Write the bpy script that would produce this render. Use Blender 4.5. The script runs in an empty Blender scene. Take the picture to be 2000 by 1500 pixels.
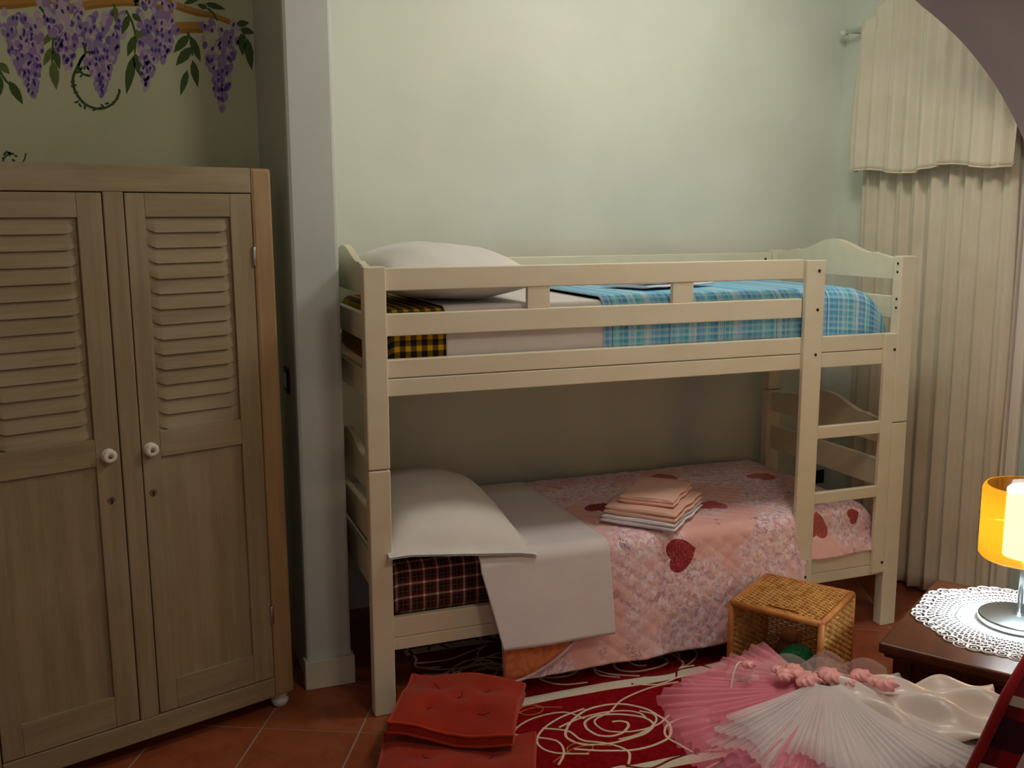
import bpy, bmesh, math, random
from mathutils import Vector, Matrix
random.seed(7)
scene = bpy.context.scene
COL = scene.collection
PI = math.pi

# ------------------------------------------------------------------ camera
F_PX = 1940.2
YAW, PITCH, ROLL = 0.3604, 0.1644, -0.0035
fw = Vector((math.sin(YAW)*math.cos(PITCH), math.cos(YAW)*math.cos(PITCH), -math.sin(PITCH)))
rt = Vector((math.cos(YAW), -math.sin(YAW), 0)); up = rt.cross(fw)
rt2 = math.cos(ROLL)*rt + math.sin(ROLL)*up; up2 = -math.sin(ROLL)*rt + math.cos(ROLL)*up
cam_d = bpy.data.cameras.new('camera'); cam = bpy.data.objects.new('camera', cam_d); COL.objects.link(cam)
cam_d.sensor_width = 36.0; cam_d.lens = F_PX/2000*36.0; cam_d.clip_start = 0.02
M = Matrix((( rt2.x, up2.x, -fw.x, -0.6095), (rt2.y, up2.y, -fw.y, -2.8241), (rt2.z, up2.z, -fw.z, 1.5155), (0,0,0,1)))
cam.matrix_world = M
scene.camera = cam

# ------------------------------------------------------------------ world, lights, exposure
w = bpy.data.worlds.new('world'); scene.world = w; w.use_nodes = True
w.node_tree.nodes['Background'].inputs[0].default_value = (0.55, 0.65, 0.8, 1)
w.node_tree.nodes['Background'].inputs[1].default_value = 0.3
def area(name, loc, target, sx, sy, power, color, shape='RECTANGLE'):
    d = bpy.data.lights.new(name, 'AREA'); d.shape = shape; d.size = sx; d.size_y = sy
    d.energy = power; d.color = color
    o = bpy.data.objects.new(name, d); COL.objects.link(o); o.location = loc
    o.rotation_euler = (Vector(target)-Vector(loc)).to_track_quat('-Z', 'Y').to_euler()
    return o
# warm ceiling lamp assumed above the frame, a bare point light
def globe(name, loc, power, color, size):
    d = bpy.data.lights.new(name, 'POINT'); d.energy = power; d.color = color; d.shadow_soft_size = size
    o = bpy.data.objects.new(name, d); COL.objects.link(o); o.location = loc
globe('assumed_ceiling_lamp', (1.38, -0.36, 2.50), 38, (1.0, 0.96, 0.86), .18)
# assumed second ceiling lamp, added out of view over the front half
globe('assumed_front_lamp', (0.6, -1.95, 2.55), 25, (1.0, 0.92, 0.72), .20)
# cool area light: assumed daylight from behind the camera, no window built
area('assumed_daylight', (-0.9, -4.1, 1.6), (0.6, 0.0, 0.8), 1.2, 1.4, 5, (0.84, 0.80, 1.0))
vs = scene.view_settings
vs.view_transform = 'Standard'; vs.look = 'None'; vs.gamma = 1; vs.use_curve_mapping = False
vs.exposure = 0.0

# ------------------------------------------------------------------ helpers
def srgb(r, g, b):
    f = lambda c: (c/255/12.92) if c/255 <= .04045 else ((c/255+.055)/1.055)**2.4
    return (f(r), f(g), f(b), 1)

class E:                                            # tiny node-expression builder
    def __init__(s, nt, sock): s.nt, s.k = nt, sock
    def _op(s, op, *o, clamp=False):
        n = s.nt.nodes.new('ShaderNodeMath'); n.operation = op; n.use_clamp = clamp
        for i, v in enumerate((s,)+o):
            if isinstance(v, E): s.nt.links.new(v.k, n.inputs[i])
            else: n.inputs[i].default_value = v
        return E(s.nt, n.outputs[0])
    def __add__(s, o): return s._op('ADD', o)
    def __sub__(s, o): return s._op('SUBTRACT', o)
    def __mul__(s, o): return s._op('MULTIPLY', o)
    def __truediv__(s, o): return s._op('DIVIDE', o)
    def fract(s): return s._op('FRACT')
    def sin(s): return s._op('SINE')
    def abs(s): return s._op('ABSOLUTE')
    def lt(s, o): return s._op('LESS_THAN', o)
    def gt(s, o): return s._op('GREATER_THAN', o)
    def max(s, o): return s._op('MAXIMUM', o)
    def min(s, o): return s._op('MINIMUM', o)
    def pow(s, o): return s._op('POWER', o)
    def smooth(s, a, b):
        n = s.nt.nodes.new('ShaderNodeMapRange'); n.interpolation_type = 'SMOOTHSTEP'
        s.nt.links.new(s.k, n.inputs[0]); n.inputs[1].default_value = a; n.inputs[2].default_value = b
        return E(s.nt, n.outputs[0])

class Mat:
    def __init__(s, name, rough=.6, spec=.3):
        s.m = bpy.data.materials.new(name); s.m.use_nodes = True; s.nt = s.m.node_tree
        s.b = s.nt.nodes['Principled BSDF']; s.b.inputs['Roughness'].default_value = rough
        s.b.inputs['Specular IOR Level'].default_value = spec
        s.out = s.nt.nodes['Material Output']
    def coord(s, kind='Object'):
        n = s.nt.nodes.new('ShaderNodeTexCoord'); return n.outputs[kind]
    def xyz(s, kind='Object'):
        n = s.nt.nodes.new('ShaderNodeSeparateXYZ'); s.nt.links.new(s.coord(kind), n.inputs[0])
        return [E(s.nt, o) for o in n.outputs]
    def noise(s, scale, detail=3, kind='Object', stretch=(1,1,1), rough=.5, dist=0):
        mp = s.nt.nodes.new('ShaderNodeMapping'); mp.inputs['Scale'].default_value = stretch
        s.nt.links.new(s.coord(kind), mp.inputs[0])
        n = s.nt.nodes.new('ShaderNodeTexNoise'); n.inputs['Scale'].default_value = scale
        n.inputs['Detail'].default_value = detail; n.inputs['Roughness'].default_value = rough
        n.inputs['Distortion'].default_value = dist
        s.nt.links.new(mp.outputs[0], n.inputs[0]); return E(s.nt, n.outputs[0])
    def mix(s, fac, a, b):
        n = s.nt.nodes.new('ShaderNodeMix'); n.data_type = 'RGBA'
        for v, i in ((fac, 0), (a, 6), (b, 7)):
            if isinstance(v, E): s.nt.links.new(v.k, n.inputs[i])
            elif hasattr(v, 'links'): s.nt.links.new(v, n.inputs[i])
            else: n.inputs[i].default_value = v
        return n.outputs[2]
    def ramp(s, fac, stops, interp='LINEAR'):
        n = s.nt.nodes.new('ShaderNodeValToRGB'); n.color_ramp.interpolation = interp
        el = n.color_ramp.elements
        while len(el) < len(stops): el.new(1)
        for e, (p, c) in zip(el, stops): e.position = p; e.color = c
        s.nt.links.new(fac.k, n.inputs[0]); return n.outputs[0]
    def color(s, c):
        if hasattr(c, 'links'): s.nt.links.new(c, s.b.inputs['Base Color'])
        else: s.b.inputs['Base Color'].default_value = c
        return s
    def bump(s, h, strength=.3, dist=.002):
        n = s.nt.nodes.new('ShaderNodeBump'); n.inputs['Strength'].default_value = strength
        n.inputs['Distance'].default_value = dist
        s.nt.links.new(h.k, n.inputs['Height']); s.nt.links.new(n.outputs[0], s.b.inputs['Normal']); return s
    def alpha(s, a):
        if isinstance(a, E): s.nt.links.new(a.k, s.b.inputs['Alpha'])
        else: s.b.inputs['Alpha'].default_value = a
        return s

MT = {}
def plain(name, c, rough=.5, spec=.3, metal=0, bump=None):
    m = Mat(name, rough, spec); m.color(c); m.b.inputs['Metallic'].default_value = metal
    if bump: m.bump(m.noise(*bump[:2]), bump[2], bump[3])
    MT[name] = m.m; return m.m

def mat_paint(name, c1, c2, scale=2.5):
    m = Mat(name, .55, .35); n = m.noise(scale, 5)
    m.color(m.mix(n.smooth(.35, .7), c1, c2)); m.bump(m.noise(9, 6), .35, .006); MT[name] = m.m; return m.m
mat_paint('wall_green', srgb(224,228,214), srgb(216,221,206))
mat_paint('wall_niche', srgb(228,234,200), srgb(218,226,190))
mat_paint('wall_white', srgb(204,213,206), srgb(196,206,199))
mat_paint('vault_shade_mauve', srgb(158,140,142), srgb(148,130,134))  # dark mauve-grey base colour has the vault's cool shade painted in
mat_paint('wall_dim', srgb(196,180,152), srgb(186,172,146))
plain('plinth', srgb(205,205,185), .6)
m = Mat('white_lacquer', .38, .4); m.color(m.mix(m.noise(14, 4, stretch=(.4,1,1)).smooth(.3,.8), srgb(228,221,194), srgb(222,213,184))); MT['white_lacquer'] = m.m
m = Mat('terracotta', .42, .35)
oi = m.nt.nodes.new('ShaderNodeObjectInfo'); rnd = E(m.nt, oi.outputs['Random'])
base = m.mix(rnd, srgb(146,78,48), srgb(162,90,56))
m.color(m.mix(m.noise(9, 6, rough=.7).smooth(.35,.75), base, srgb(132,62,36))); m.bump(m.noise(25, 5), .2, .003); MT['terracotta'] = m.m
plain('grout', srgb(158,142,124), .9)

def mat_wood(name, a, b, c, stretch, rough=.55):
    m = Mat(name, rough, .25)
    g = m.noise(6, 6, stretch=stretch, rough=.65); g2 = m.noise(2.2, 3); g3 = m.noise(22, 3, stretch=stretch)
    col = m.mix(g.smooth(.32,.7), a, b); col = m.mix((g2.smooth(.45,.75))*.55, col, c)
    col = m.mix(g3.smooth(.55,.8)*.35, col, c)
    m.color(col); m.bump(g3, .25, .002); MT[name] = m.m
mat_wood('limed_wood_v', srgb(136,121,92), srgb(155,140,110), srgb(164,154,132), (5,5,.35))
mat_wood('limed_wood_h', srgb(136,121,92), srgb(155,140,110), srgb(164,154,132), (.35,5,5))
mat_wood('orange_wood', srgb(150,122,84), srgb(166,138,98), srgb(166,146,114), (5,5,.35))
mat_wood('dark_wood', srgb(78,42,26), srgb(96,54,34), srgb(66,34,22), (.4,4,4), .35)
plain('gap_dark', srgb(40,30,22), .9)
plain('porcelain', srgb(225,222,205), .2, .6)
plain('brass_old', srgb(150,140,115), .35, .5, .8)
plain('steel', srgb(190,195,198), .28, .5, 1)
plain('foot_paint', srgb(205,208,205), .5)
plain('bolt_dark', srgb(70,58,46), .4, .5, .6)
plain('black_plastic', srgb(22,22,24), .4)
plain('white_plastic', srgb(225,225,215), .35)
plain('slat_wood', srgb(200,170,125), .6)

def cloth(name, c, rough=.9, weave=260, st=.25, var=None):
    m = Mat(name, rough, .1)
    m.color(m.mix(m.noise(6, 4).smooth(.3,.7), c, var or tuple(x*.93 for x in c[:3])+(1,)))
    m.bump(m.noise(weave, 2), st, .001); m.b.inputs['Sheen Weight'].default_value = .15
    MT[name] = m.m; return m
cloth('sheet_white', srgb(228,222,220)); cloth('pillow_white', srgb(230,227,220))
cloth('towel_pink', srgb(240,196,176), weave=420, st=.6); cloth('towel_white', srgb(236,232,236), weave=420, st=.6)
cloth('cushion_red', srgb(160,46,22), weave=300, st=.6, var=srgb(146,38,18))
cloth('piping_red', srgb(180,58,32), weave=300, st=.4)
cloth('quilt_edge', srgb(226,196,206))
m = Mat('quilt_lining', .9, .1); m.color(m.mix(m.noise(22, 4, dist=1.5).smooth(.42,.6), srgb(222,138,92), srgb(206,116,76))); m.bump(m.noise(60,3), .5, .004); MT['quilt_lining'] = m.m
plain('thread_dark', srgb(70,30,24), .9)

def plaid_mat(name, base, fn):
    m = Mat(name, .9, .1); x, y, z = m.xyz('Object'); m.color(fn(m, x, y, z)); m.bump(m.noise(300, 2), .2, .001); MT[name] = m.m
def band(e, period, off, width):                  # 1 inside a stripe of the given width
    return ((e + off)/period).fract().lt(width/period)
def red_tartan(m, x, y, z):
    v = y*.0 + z + y
    dark, red, cream = srgb(40,34,38), srgb(112,38,34), srgb(214,206,190)
    P = .044
    a = band(x, P, .01, .024); b = band(v, P, .0, .024)
    col = m.mix((a+b)*.5, dark, red)
    wx = band(x, P, .0, .007); wv = band(v, P, .036, .007)
    col = m.mix(wx*.30, col, cream); col = m.mix(wv*.34, col, cream); col = m.mix(wx*wv, col, srgb(228,224,210))
    col = m.mix(band(x, P, .022, .002).max(band(v, P, .012, .002))*.6, col, srgb(120,110,60)); return col
plaid_mat('tartan_red', None, red_tartan)
def yellow_check(m, x, y, z):
    v = z + y; P = .034
    a = band(x, P, .0, .016); b = band(v, P, .008, .016)
    col = m.mix(a, srgb(34,34,42), srgb(120,96,26)); col = m.mix(b*.5, col, srgb(150,118,26)); return m.mix(a*b, col, srgb(214,166,32))
plaid_mat('check_yellow', None, yellow_check)
# blue plaid quilt (uv in metres)
m = Mat('quilt_blue', .85, .15); u, v, _ = m.xyz('UV')
B = [srgb(*c) for c in ((104,184,222),(150,212,234),(84,190,214),(186,222,238),(110,172,226),(140,216,230),(76,160,214),(170,214,234),(88,194,218),(196,222,238),(120,186,230),(80,172,214))]
stops = [(i/12, c) for i, c in enumerate(B)]
col = m.ramp((u/.34).fract(), stops, 'CONSTANT')
fine = m.ramp((u/.045).fract(), [(0, srgb(200,226,238)), (.18, srgb(90,170,210)), (.5, srgb(160,206,226)), (.72, srgb(84,160,214))], 'CONSTANT')
col = m.mix(.35, col, fine)
hx = (v/.022).fract().lt(.42); col = m.mix(hx*.34, col, srgb(214,238,246)); col = m.mix((v/.055).fract().lt(.08)*.3, col, srgb(70,150,205))
col = m.mix(((u+.02)/.21).fract().lt(.016)*.7, col, srgb(40,100,160))
m.color(col); m.bump((((u/.045).fract()-.5).abs().smooth(.38,.5))*-1.0 + m.noise(40,2)*.6, .45, .003); MT['quilt_blue'] = m.m

# pink patchwork-print quilt with hearts (uv in metres)
m = Mat('quilt_pink', .88, .12); u, v, _ = m.xyz('UV')
patch = m.noise(3.3, 2, 'UV').smooth(.39, .52)
petal = m.noise(46, 3, 'UV', dist=1.2).smooth(.46,.58)
spray = m.noise(8.5, 3, 'UV').smooth(.62,.67); sprig = m.noise(70, 2, 'UV', dist=2).smooth(.52,.6)
col = m.mix(m.noise(5, 2, 'UV').smooth(.3,.7), srgb(238,186,180), srgb(242,196,186))
col = m.mix(patch*.45, col, srgb(240,214,222)); col = m.mix(patch*petal*.85, col, srgb(250,238,242)); col = m.mix(patch*m.noise(60,3,'UV',dist=1).smooth(.52,.62)*.7, col, srgb(196,150,184))
col = m.mix(spray*sprig*.75, col, srgb(140,112,120))
col = m.mix(m.noise(11, 2, 'UV', stretch=(1.3,1,1)).smooth(.68,.71)*.55, col, srgb(176,120,132))
def heart(cu, cv, r, ang):
    du, dv = u-cu, v-cv; c, s = math.cos(ang), math.sin(ang)
    X = (du*c + dv*s)/r; Y = (dv*c - du*s)/r
    q = X*X + Y*Y - 1.0
    return (q*q*q - X*X*Y*Y*Y).lt(0.0)
for (hu, hv, hr, ha, hc) in ((1.065,.828,.050,1.32,srgb(150,44,56)), (.93,.42,.05,.6,srgb(140,50,60)), (1.32,.54,.048,.4,srgb(206,104,110)), (1.652,.745,.040,.2,srgb(176,88,82)), (1.825,.735,.024,1.2,srgb(156,66,64)), (1.74,.26,.05,1.0,srgb(196,116,120)), (1.35,.12,.05,.3,srgb(190,120,124))):
    dots = m.noise(170, 2, 'UV').smooth(.5,.62)
    col = m.mix(heart(hu, hv, hr, ha), col, m.mix(dots*.55, hc, srgb(206,130,120)))
m.color(col); m.bump(m.noise(90, 3, 'UV'), .25, .002); MT['quilt_pink'] = m.m

# armchair tartan
m = Mat('tartan_chair', .9, .1); x, y, z = m.xyz('UV'); P = .16
col = m.mix(band(x, P, .0, .07), srgb(132,22,28), srgb(64,26,34)); col = m.mix(band(y, P, .02, .06)*.55, col, srgb(44,26,34))
col = m.mix(band(x, P, .05, .022)*.85, col, srgb(212,200,186)); col = m.mix(band(y, P, .09, .02)*.8, col, srgb(208,196,182))
m.color(col); m.bump(m.noise(260,2), .3, .001); MT['tartan_chair'] = m.m
cloth('chair_red', srgb(150,30,36))
cloth('curtain_cream', srgb(212,204,184), weave=200, st=.3, var=srgb(204,196,174))
tr = MT['curtain_cream']; bs = tr.node_tree.nodes['Principled BSDF']
cloth('curtain_trim', srgb(220,210,180))
plain('casing_white', srgb(226,222,210), .35, .4)
plain('door_green', srgb(176,200,190), .4, .4)
m = Mat('wicker', .5, .35); m.color(m.mix(m.noise(30, 4).smooth(.3,.75), srgb(222,170,98), srgb(178,120,58))); m.bump(m.noise(120,2), .3, .001); MT['wicker'] = m.m
m = Mat('cane_wrap', .45, .35); x, y, z = m.xyz('Object')
m.color(m.mix(m.noise(16, 3).smooth(.3,.75), srgb(204,136,72), srgb(176,106,52))); m.bump(((x+y+z)/.006).fract(), .4, .001); MT['cane_wrap'] = m.m
plain('toy_green', srgb(30,120,70), .7); plain('toy_orange', srgb(160,96,60), .6); plain('toy_brown', srgb(110,74,44), .8); plain('toy_cream', srgb(220,210,150), .7); plain('toy_red', srgb(170,30,34), .6)
# rug pile
m = Mat('rug_pile', 1, .05); x, y, z = m.xyz('Object')
yy = y + m.noise(1.6, 2)*.05
st = ((yy + .085)/.48).fract().lt(.10)
m.color(m.mix(st, m.mix(m.noise(60,3).smooth(.3,.7), srgb(140,16,24), srgb(118,10,18)), m.mix(m.noise(60,3), srgb(206,198,176), srgb(222,214,194))))
m.bump(m.noise(500, 2), .6, .002); MT['rug_pile'] = m.m
plain('yarn_cream', srgb(218,200,172), .95); plain('yarn_red', srgb(104,22,24), .95); plain('yarn_gold', srgb(186,128,62), .95)
# tulle / satin
def tulle(name, c, a):
    m = Mat(name, .7, .2); m.color(c)
    uu, vv, _ = m.xyz('UV')
    al = (m.noise(14, 2, 'UV', stretch=(2,.3,1)).smooth(.2,.85)*.16 + a*1.2)*(vv.smooth(.42,.28)*.55+.45)
    m.alpha(al); m.b.inputs['Sheen Weight'].default_value = .3; MT[name] = m.m
tulle('tulle_pink', srgb(248,150,172), .46); tulle('tulle_white', srgb(236,226,226), .55); tulle('tulle_bow', srgb(240,214,214), .34)
m = Mat('satin', .32, .5); m.color(srgb(226,214,206)); m.b.inputs['Sheen Weight'].default_value = .3; MT['satin'] = m.m
m = Mat('satin_pink', .38, .5); m.color(m.mix(m.noise(30,2), srgb(238,150,152), srgb(248,186,184))); MT['satin_pink'] = m.m
plain('cotton_lace', srgb(236,238,240), .9)
# lamp
m = Mat('amber_glass', .08, .5); m.color(srgb(255,150,10)); m.b.inputs['Transmission Weight'].default_value = .0
m.nt.nodes.remove(m.b)
tb = m.nt.nodes.new('ShaderNodeBsdfTransparent'); tb.inputs[0].default_value = (1,.52,.10,1)
tl = m.nt.nodes.new('ShaderNodeBsdfTranslucent'); tl.inputs[0].default_value = srgb(250,160,30)
gl = m.nt.nodes.new('ShaderNodeBsdfGlossy'); gl.inputs[1].default_value = .08
mx = m.nt.nodes.new('ShaderNodeMixShader'); mx.inputs[0].default_value = .35; m.nt.links.new(tb.outputs[0], mx.inputs[1]); m.nt.links.new(tl.outputs[0], mx.inputs[2])
mx2 = m.nt.nodes.new('ShaderNodeMixShader'); mx2.inputs[0].default_value = .06; m.nt.links.new(mx.outputs[0], mx2.inputs[1]); m.nt.links.new(gl.outputs[0], mx2.inputs[2])
m.nt.links.new(mx2.outputs[0], m.out.inputs[0]); MT['amber_glass'] = m.m
m = Mat('opal_lit', .4, .3); m.color((.95,.95,.95,1)); m.b.inputs['Emission Color'].default_value = (1,.95,.85,1); m.b.inputs['Emission Strength'].default_value = 12.0; MT['opal_lit'] = m.m
# mural paints
for nm, c in dict(paint_branch=(206,158,84), paint_branch2=(182,134,68), paint_leaf=(86,114,64), paint_leaf2=(120,142,80), paint_lilac=(176,154,206), paint_lilac2=(214,196,220), paint_violet=(140,122,194), paint_deep=(92,80,160), paint_vine=(78,104,68)).items():
    plain(nm, srgb(*c), .7, .2)

class MB:                                           # mesh collector
    def __init__(s): s.v, s.f, s.mi, s.uv = [], [], [], []
    def add(s, vs, fs, mi=0, uvs=None):
        o = len(s.v); s.v += [tuple(p) for p in vs]
        for k, f in enumerate(fs):
            s.f.append([i+o for i in f]); s.mi.append(mi)
            s.uv.append([uvs[i] for i in f] if uvs else [(s.v[i+o][0], s.v[i+o][1]) for i in f])
        return s
    def box(s, x0, x1, y0, y1, z0, z1, mi=0):
        vs = [(x,y,z) for z in (z0,z1) for y in (y0,y1) for x in (x0,x1)]
        return s.add(vs, [(0,2,3,1),(4,5,7,6),(0,1,5,4),(2,6,7,3),(0,4,6,2),(1,3,7,5)], mi)
    def prism(s, pts, h0, h1, axis='z', mi=0):      # polygon extruded along an axis
        n = len(pts)
        def P(a, b, h): return {'z': (a,b,h), 'y': (a,h,b), 'x': (h,a,b)}[axis]
        vs = [P(a,b,h0) for a,b in pts] + [P(a,b,h1) for a,b in pts]
        fs = [tuple(range(n))[::-1], tuple(range(n, 2*n))] + [(i,(i+1)%n,(i+1)%n+n,i+n) for i in range(n)]
        return s.add(vs, fs, mi)
    def grid(s, fn, nu, nv, mi=0, closed_u=False, uvfn=None):
        vs = []; uvs = []
        for j in range(nv+1):
            for i in range(nu+1):
                vs.append(fn(i/nu, j/nv)); uvs.append(uvfn(i/nu, j/nv) if uvfn else (i/nu, j/nv))
        fs = [(j*(nu+1)+i, j*(nu+1)+i+1, (j+1)*(nu+1)+i+1, (j+1)*(nu+1)+i) for j in range(nv) for i in range(nu)]
        return s.add(vs, fs, mi, uvs)
    def tube(s, pts, r, n=8, mi=0, closed=False, cap=True):
        pts = [Vector(p) for p in pts]; N = len(pts); rings = []
        prev = None
        for i, p in enumerate(pts):
            a = pts[(i-1) % N] if (closed or i > 0) else p; b = pts[(i+1) % N] if (closed or i < N-1) else p
            t = (b-a); t = t.normalized() if t.length > 1e-9 else Vector((0,0,1))
            if prev is None: prev = t.orthogonal().normalized()
            prev = (prev - t*prev.dot(t)); prev = prev.normalized() if prev.length > 1e-6 else t.orthogonal().normalized()
            q = t.cross(prev); rr = r(i/(N-1)) if callable(r) else r
            rings.append([p + (prev*math.cos(k*2*PI/n) + q*math.sin(k*2*PI/n))*rr for k in range(n)])
        vs = [v for R_ in rings for v in R_]; fs = []
        for i in range(N if closed else N-1):
            a, b = i*n, ((i+1) % N)*n
            fs += [(a+k, a+(k+1)%n, b+(k+1)%n, b+k) for k in range(n)]
        if cap and not closed: fs += [tuple(range(n))[::-1], tuple(range((N-1)*n, N*n))]
        return s.add(vs, fs, mi)
    def lathe(s, prof, n=24, c=(0,0,0), mi=0, axis='z', cap=True):
        vs = []; m_ = len(prof)
        for r, h in prof:
            for k in range(n):
                a = 2*PI*k/n; x, y = r*math.cos(a), r*math.sin(a)
                p = {'z': (x,y,h), 'y': (x,h,y), 'x': (h,x,y)}[axis]
                vs.append((p[0]+c[0], p[1]+c[1], p[2]+c[2]))
        fs = [(j*n+k, j*n+(k+1)%n, (j+1)*n+(k+1)%n, (j+1)*n+k) for j in range(m_-1) for k in range(n)]
        if cap: fs += [tuple(range(n))[::-1], tuple(range((m_-1)*n, m_*n))]
        return s.add(vs, fs, mi)
    def build(s, name, mats, parent=None, smooth=False, bevel=0, solid=0, subsurf=0, fix=True, offset=-1):
        me = bpy.data.meshes.new(name); me.from_pydata(s.v, [], s.f)
        for mm in (mats if isinstance(mats, (list, tuple)) else [mats]): me.materials.append(MT[mm])
        uvl = me.uv_layers.new(name='UVMap')
        i = 0
        for p, mi, uv in zip(me.polygons, s.mi, s.uv):
            p.material_index = mi; p.use_smooth = smooth
            for k, li in enumerate(p.loop_indices): uvl.data[li].uv = uv[k]
        if fix:
            bm = bmesh.new(); bm.from_mesh(me); bmesh.ops.recalc_face_normals(bm, faces=bm.faces); bm.to_mesh(me); bm.free()
        o = bpy.data.objects.new(name, me); COL.objects.link(o)
        if parent: o.parent = parent
        if bevel:
            b = o.modifiers.new('bevel', 'BEVEL'); b.width = bevel; b.segments = 2; b.limit_method = 'ANGLE'; b.harden_normals = False
        if solid:
            d = o.modifiers.new('solid', 'SOLIDIFY'); d.thickness = solid; d.offset = offset
        if subsurf:
            d = o.modifiers.new('sub', 'SUBSURF'); d.levels = d.render_levels = subsurf
        return o
def tag(o, label, cat, group=None):
    o['label'] = label; o['category'] = cat
    if group: o['group'] = group
    return o
def struct(o): o['kind'] = 'structure'; return o
def thing(name, label, cat, loc=(0,0,0), rz=0, group=None):
    o = bpy.data.objects.new(name, None); COL.objects.link(o); o.location = loc; o.rotation_euler = (0,0,rz)
    o.empty_display_size = .05
    return tag(o, label, cat, group)
def sst(a, b, x): t = min(1, max(0, (x-a)/(b-a))); return t*t*(3-2*t)
def lerp(a, b, t): return a+(b-a)*t
def wob(x, y=0, s=0): return math.sin(x*7.3+s)+.6*math.sin(x*13.1+y*5.7+1.3*s)+.4*math.sin(y*11.9-x*4.1+2.1*s)

# ------------------------------------------------------------------ structure
YB, XR, ZC = .88, 2.345, 2.90            # back wall, right wall, alcove ceiling
XL, YF = -1.95, -4.3
VY = -.21                                # plane where the vault of the front room begins
fl = struct(MB().box(XL-.1, XR+.1, YF-.1, 1.05, -.08, -.0018).build('floor', 'grout'))
fl['label'] = 'terracotta tiled floor with pale grout'
def clip(poly, x0, x1, y0, y1):
    for ax, lim, sgn in ((0,x0,1),(0,x1,-1),(1,y0,1),(1,y1,-1)):
        out = []
        for i in range(len(poly)):
            a, b = poly[i], poly[(i+1) % len(poly)]
            da, db = (a[ax]-lim)*sgn, (b[ax]-lim)*sgn
            if da >= 0: out.append(a)
            if da*db < 0: t = da/(da-db); out.append((a[0]+(b[0]-a[0])*t, a[1]+(b[1]-a[1])*t))
        poly = out
        if len(poly) < 3: return []
    return poly
TS, G = .30, .0055
e1 = Vector((.9, -.436)).normalized(); e2 = Vector((.436, .9)).normalized()
c1, c2 = -.027, -.092
for i in range(-14, 15):
    for j in range(-16, 12):
        q = [(c1+i*TS+G/2, c2+j*TS+G/2), (c1+(i+1)*TS-G/2, c2+j*TS+G/2), (c1+(i+1)*TS-G/2, c2+(j+1)*TS-G/2), (c1+i*TS+G/2, c2+(j+1)*TS-G/2)]
        poly = clip([tuple(e1*a + e2*b) for a, b in q], -1.6, XR, -2.6, .945)
        if len(poly) >= 3:
            cx = sum(p[0] for p in poly)/len(poly); cy = sum(p[1] for p in poly)/len(poly)
            MB().prism([(p[0]-cx, p[1]-cy) for p in poly], -.0018, 0).build('tile', 'terracotta', fl, bevel=.0008).location = (cx, cy, 0)
struct(MB().box(-.03, XR+.1, YB, YB+.1, 0, ZC).build('wall_back', 'wall_green'))
struct(MB().box(XL-.1, -.1, .95, 1.05, 0, ZC).build('wall_mural', 'wall_niche'))
struct(MB().box(XL-.1, XL, YF, .95, 0, ZC).build('wall_left', 'wall_dim'))
struct(MB().box(XR, XR+.1, YF, YB, 0, ZC).build('wall_right', 'wall_green'))
struct(MB().box(XL-.1, XR+.1, YF-.1, YF, 0, ZC).build('wall_front', 'wall_dim'))
struct(MB().box(XL-.1, XR+.1, VY, 1.05, ZC, ZC+.1).build('ceiling', 'wall_white'))
# pier between the wardrobe niche and the bed alcove, with rounded arrises
pier = struct(MB().box(-.164, -.016, .265, 1.0, 0, ZC).build('wall_pier', 'wall_white', bevel=.012))
MB().box(-.172, -.008, .25, .30, 0, .098).build('baseboard', 'plinth', pier, bevel=.004)
# vaulted ceiling of the front room, springing low from the right wall
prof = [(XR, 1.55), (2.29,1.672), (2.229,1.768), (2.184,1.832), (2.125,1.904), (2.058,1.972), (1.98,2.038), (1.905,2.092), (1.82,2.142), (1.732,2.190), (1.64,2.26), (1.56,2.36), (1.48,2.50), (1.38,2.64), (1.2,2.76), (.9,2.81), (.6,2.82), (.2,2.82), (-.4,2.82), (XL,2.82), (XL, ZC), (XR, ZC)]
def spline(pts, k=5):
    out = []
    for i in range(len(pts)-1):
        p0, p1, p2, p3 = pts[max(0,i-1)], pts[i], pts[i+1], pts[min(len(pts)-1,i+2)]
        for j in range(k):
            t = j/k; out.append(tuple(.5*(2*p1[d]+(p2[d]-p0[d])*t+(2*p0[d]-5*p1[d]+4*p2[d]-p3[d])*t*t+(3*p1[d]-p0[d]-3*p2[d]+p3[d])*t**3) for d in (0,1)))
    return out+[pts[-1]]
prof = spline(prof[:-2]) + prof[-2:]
struct(MB().prism(prof, VY, YF, 'y').build('ceiling_vault', 'vault_shade_mauve'))
# window casing strips on the right wall past the curtain
for k, (y0, y1, d) in enumerate(((-.105,-.055,.030), (-.150,-.112,.040), (-.20,-.156,.030))):
    struct(MB().box(XR-d, XR, y0, y1, 0, 1.86 if k == 0 else 1.79).build('trim_%d' % (k+1), 'casing_white', bevel=.006))
struct(MB().box(XR-.016, XR, -.62, -.204, .1, 1.50).build('trim_4', 'door_green', bevel=.003))

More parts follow.
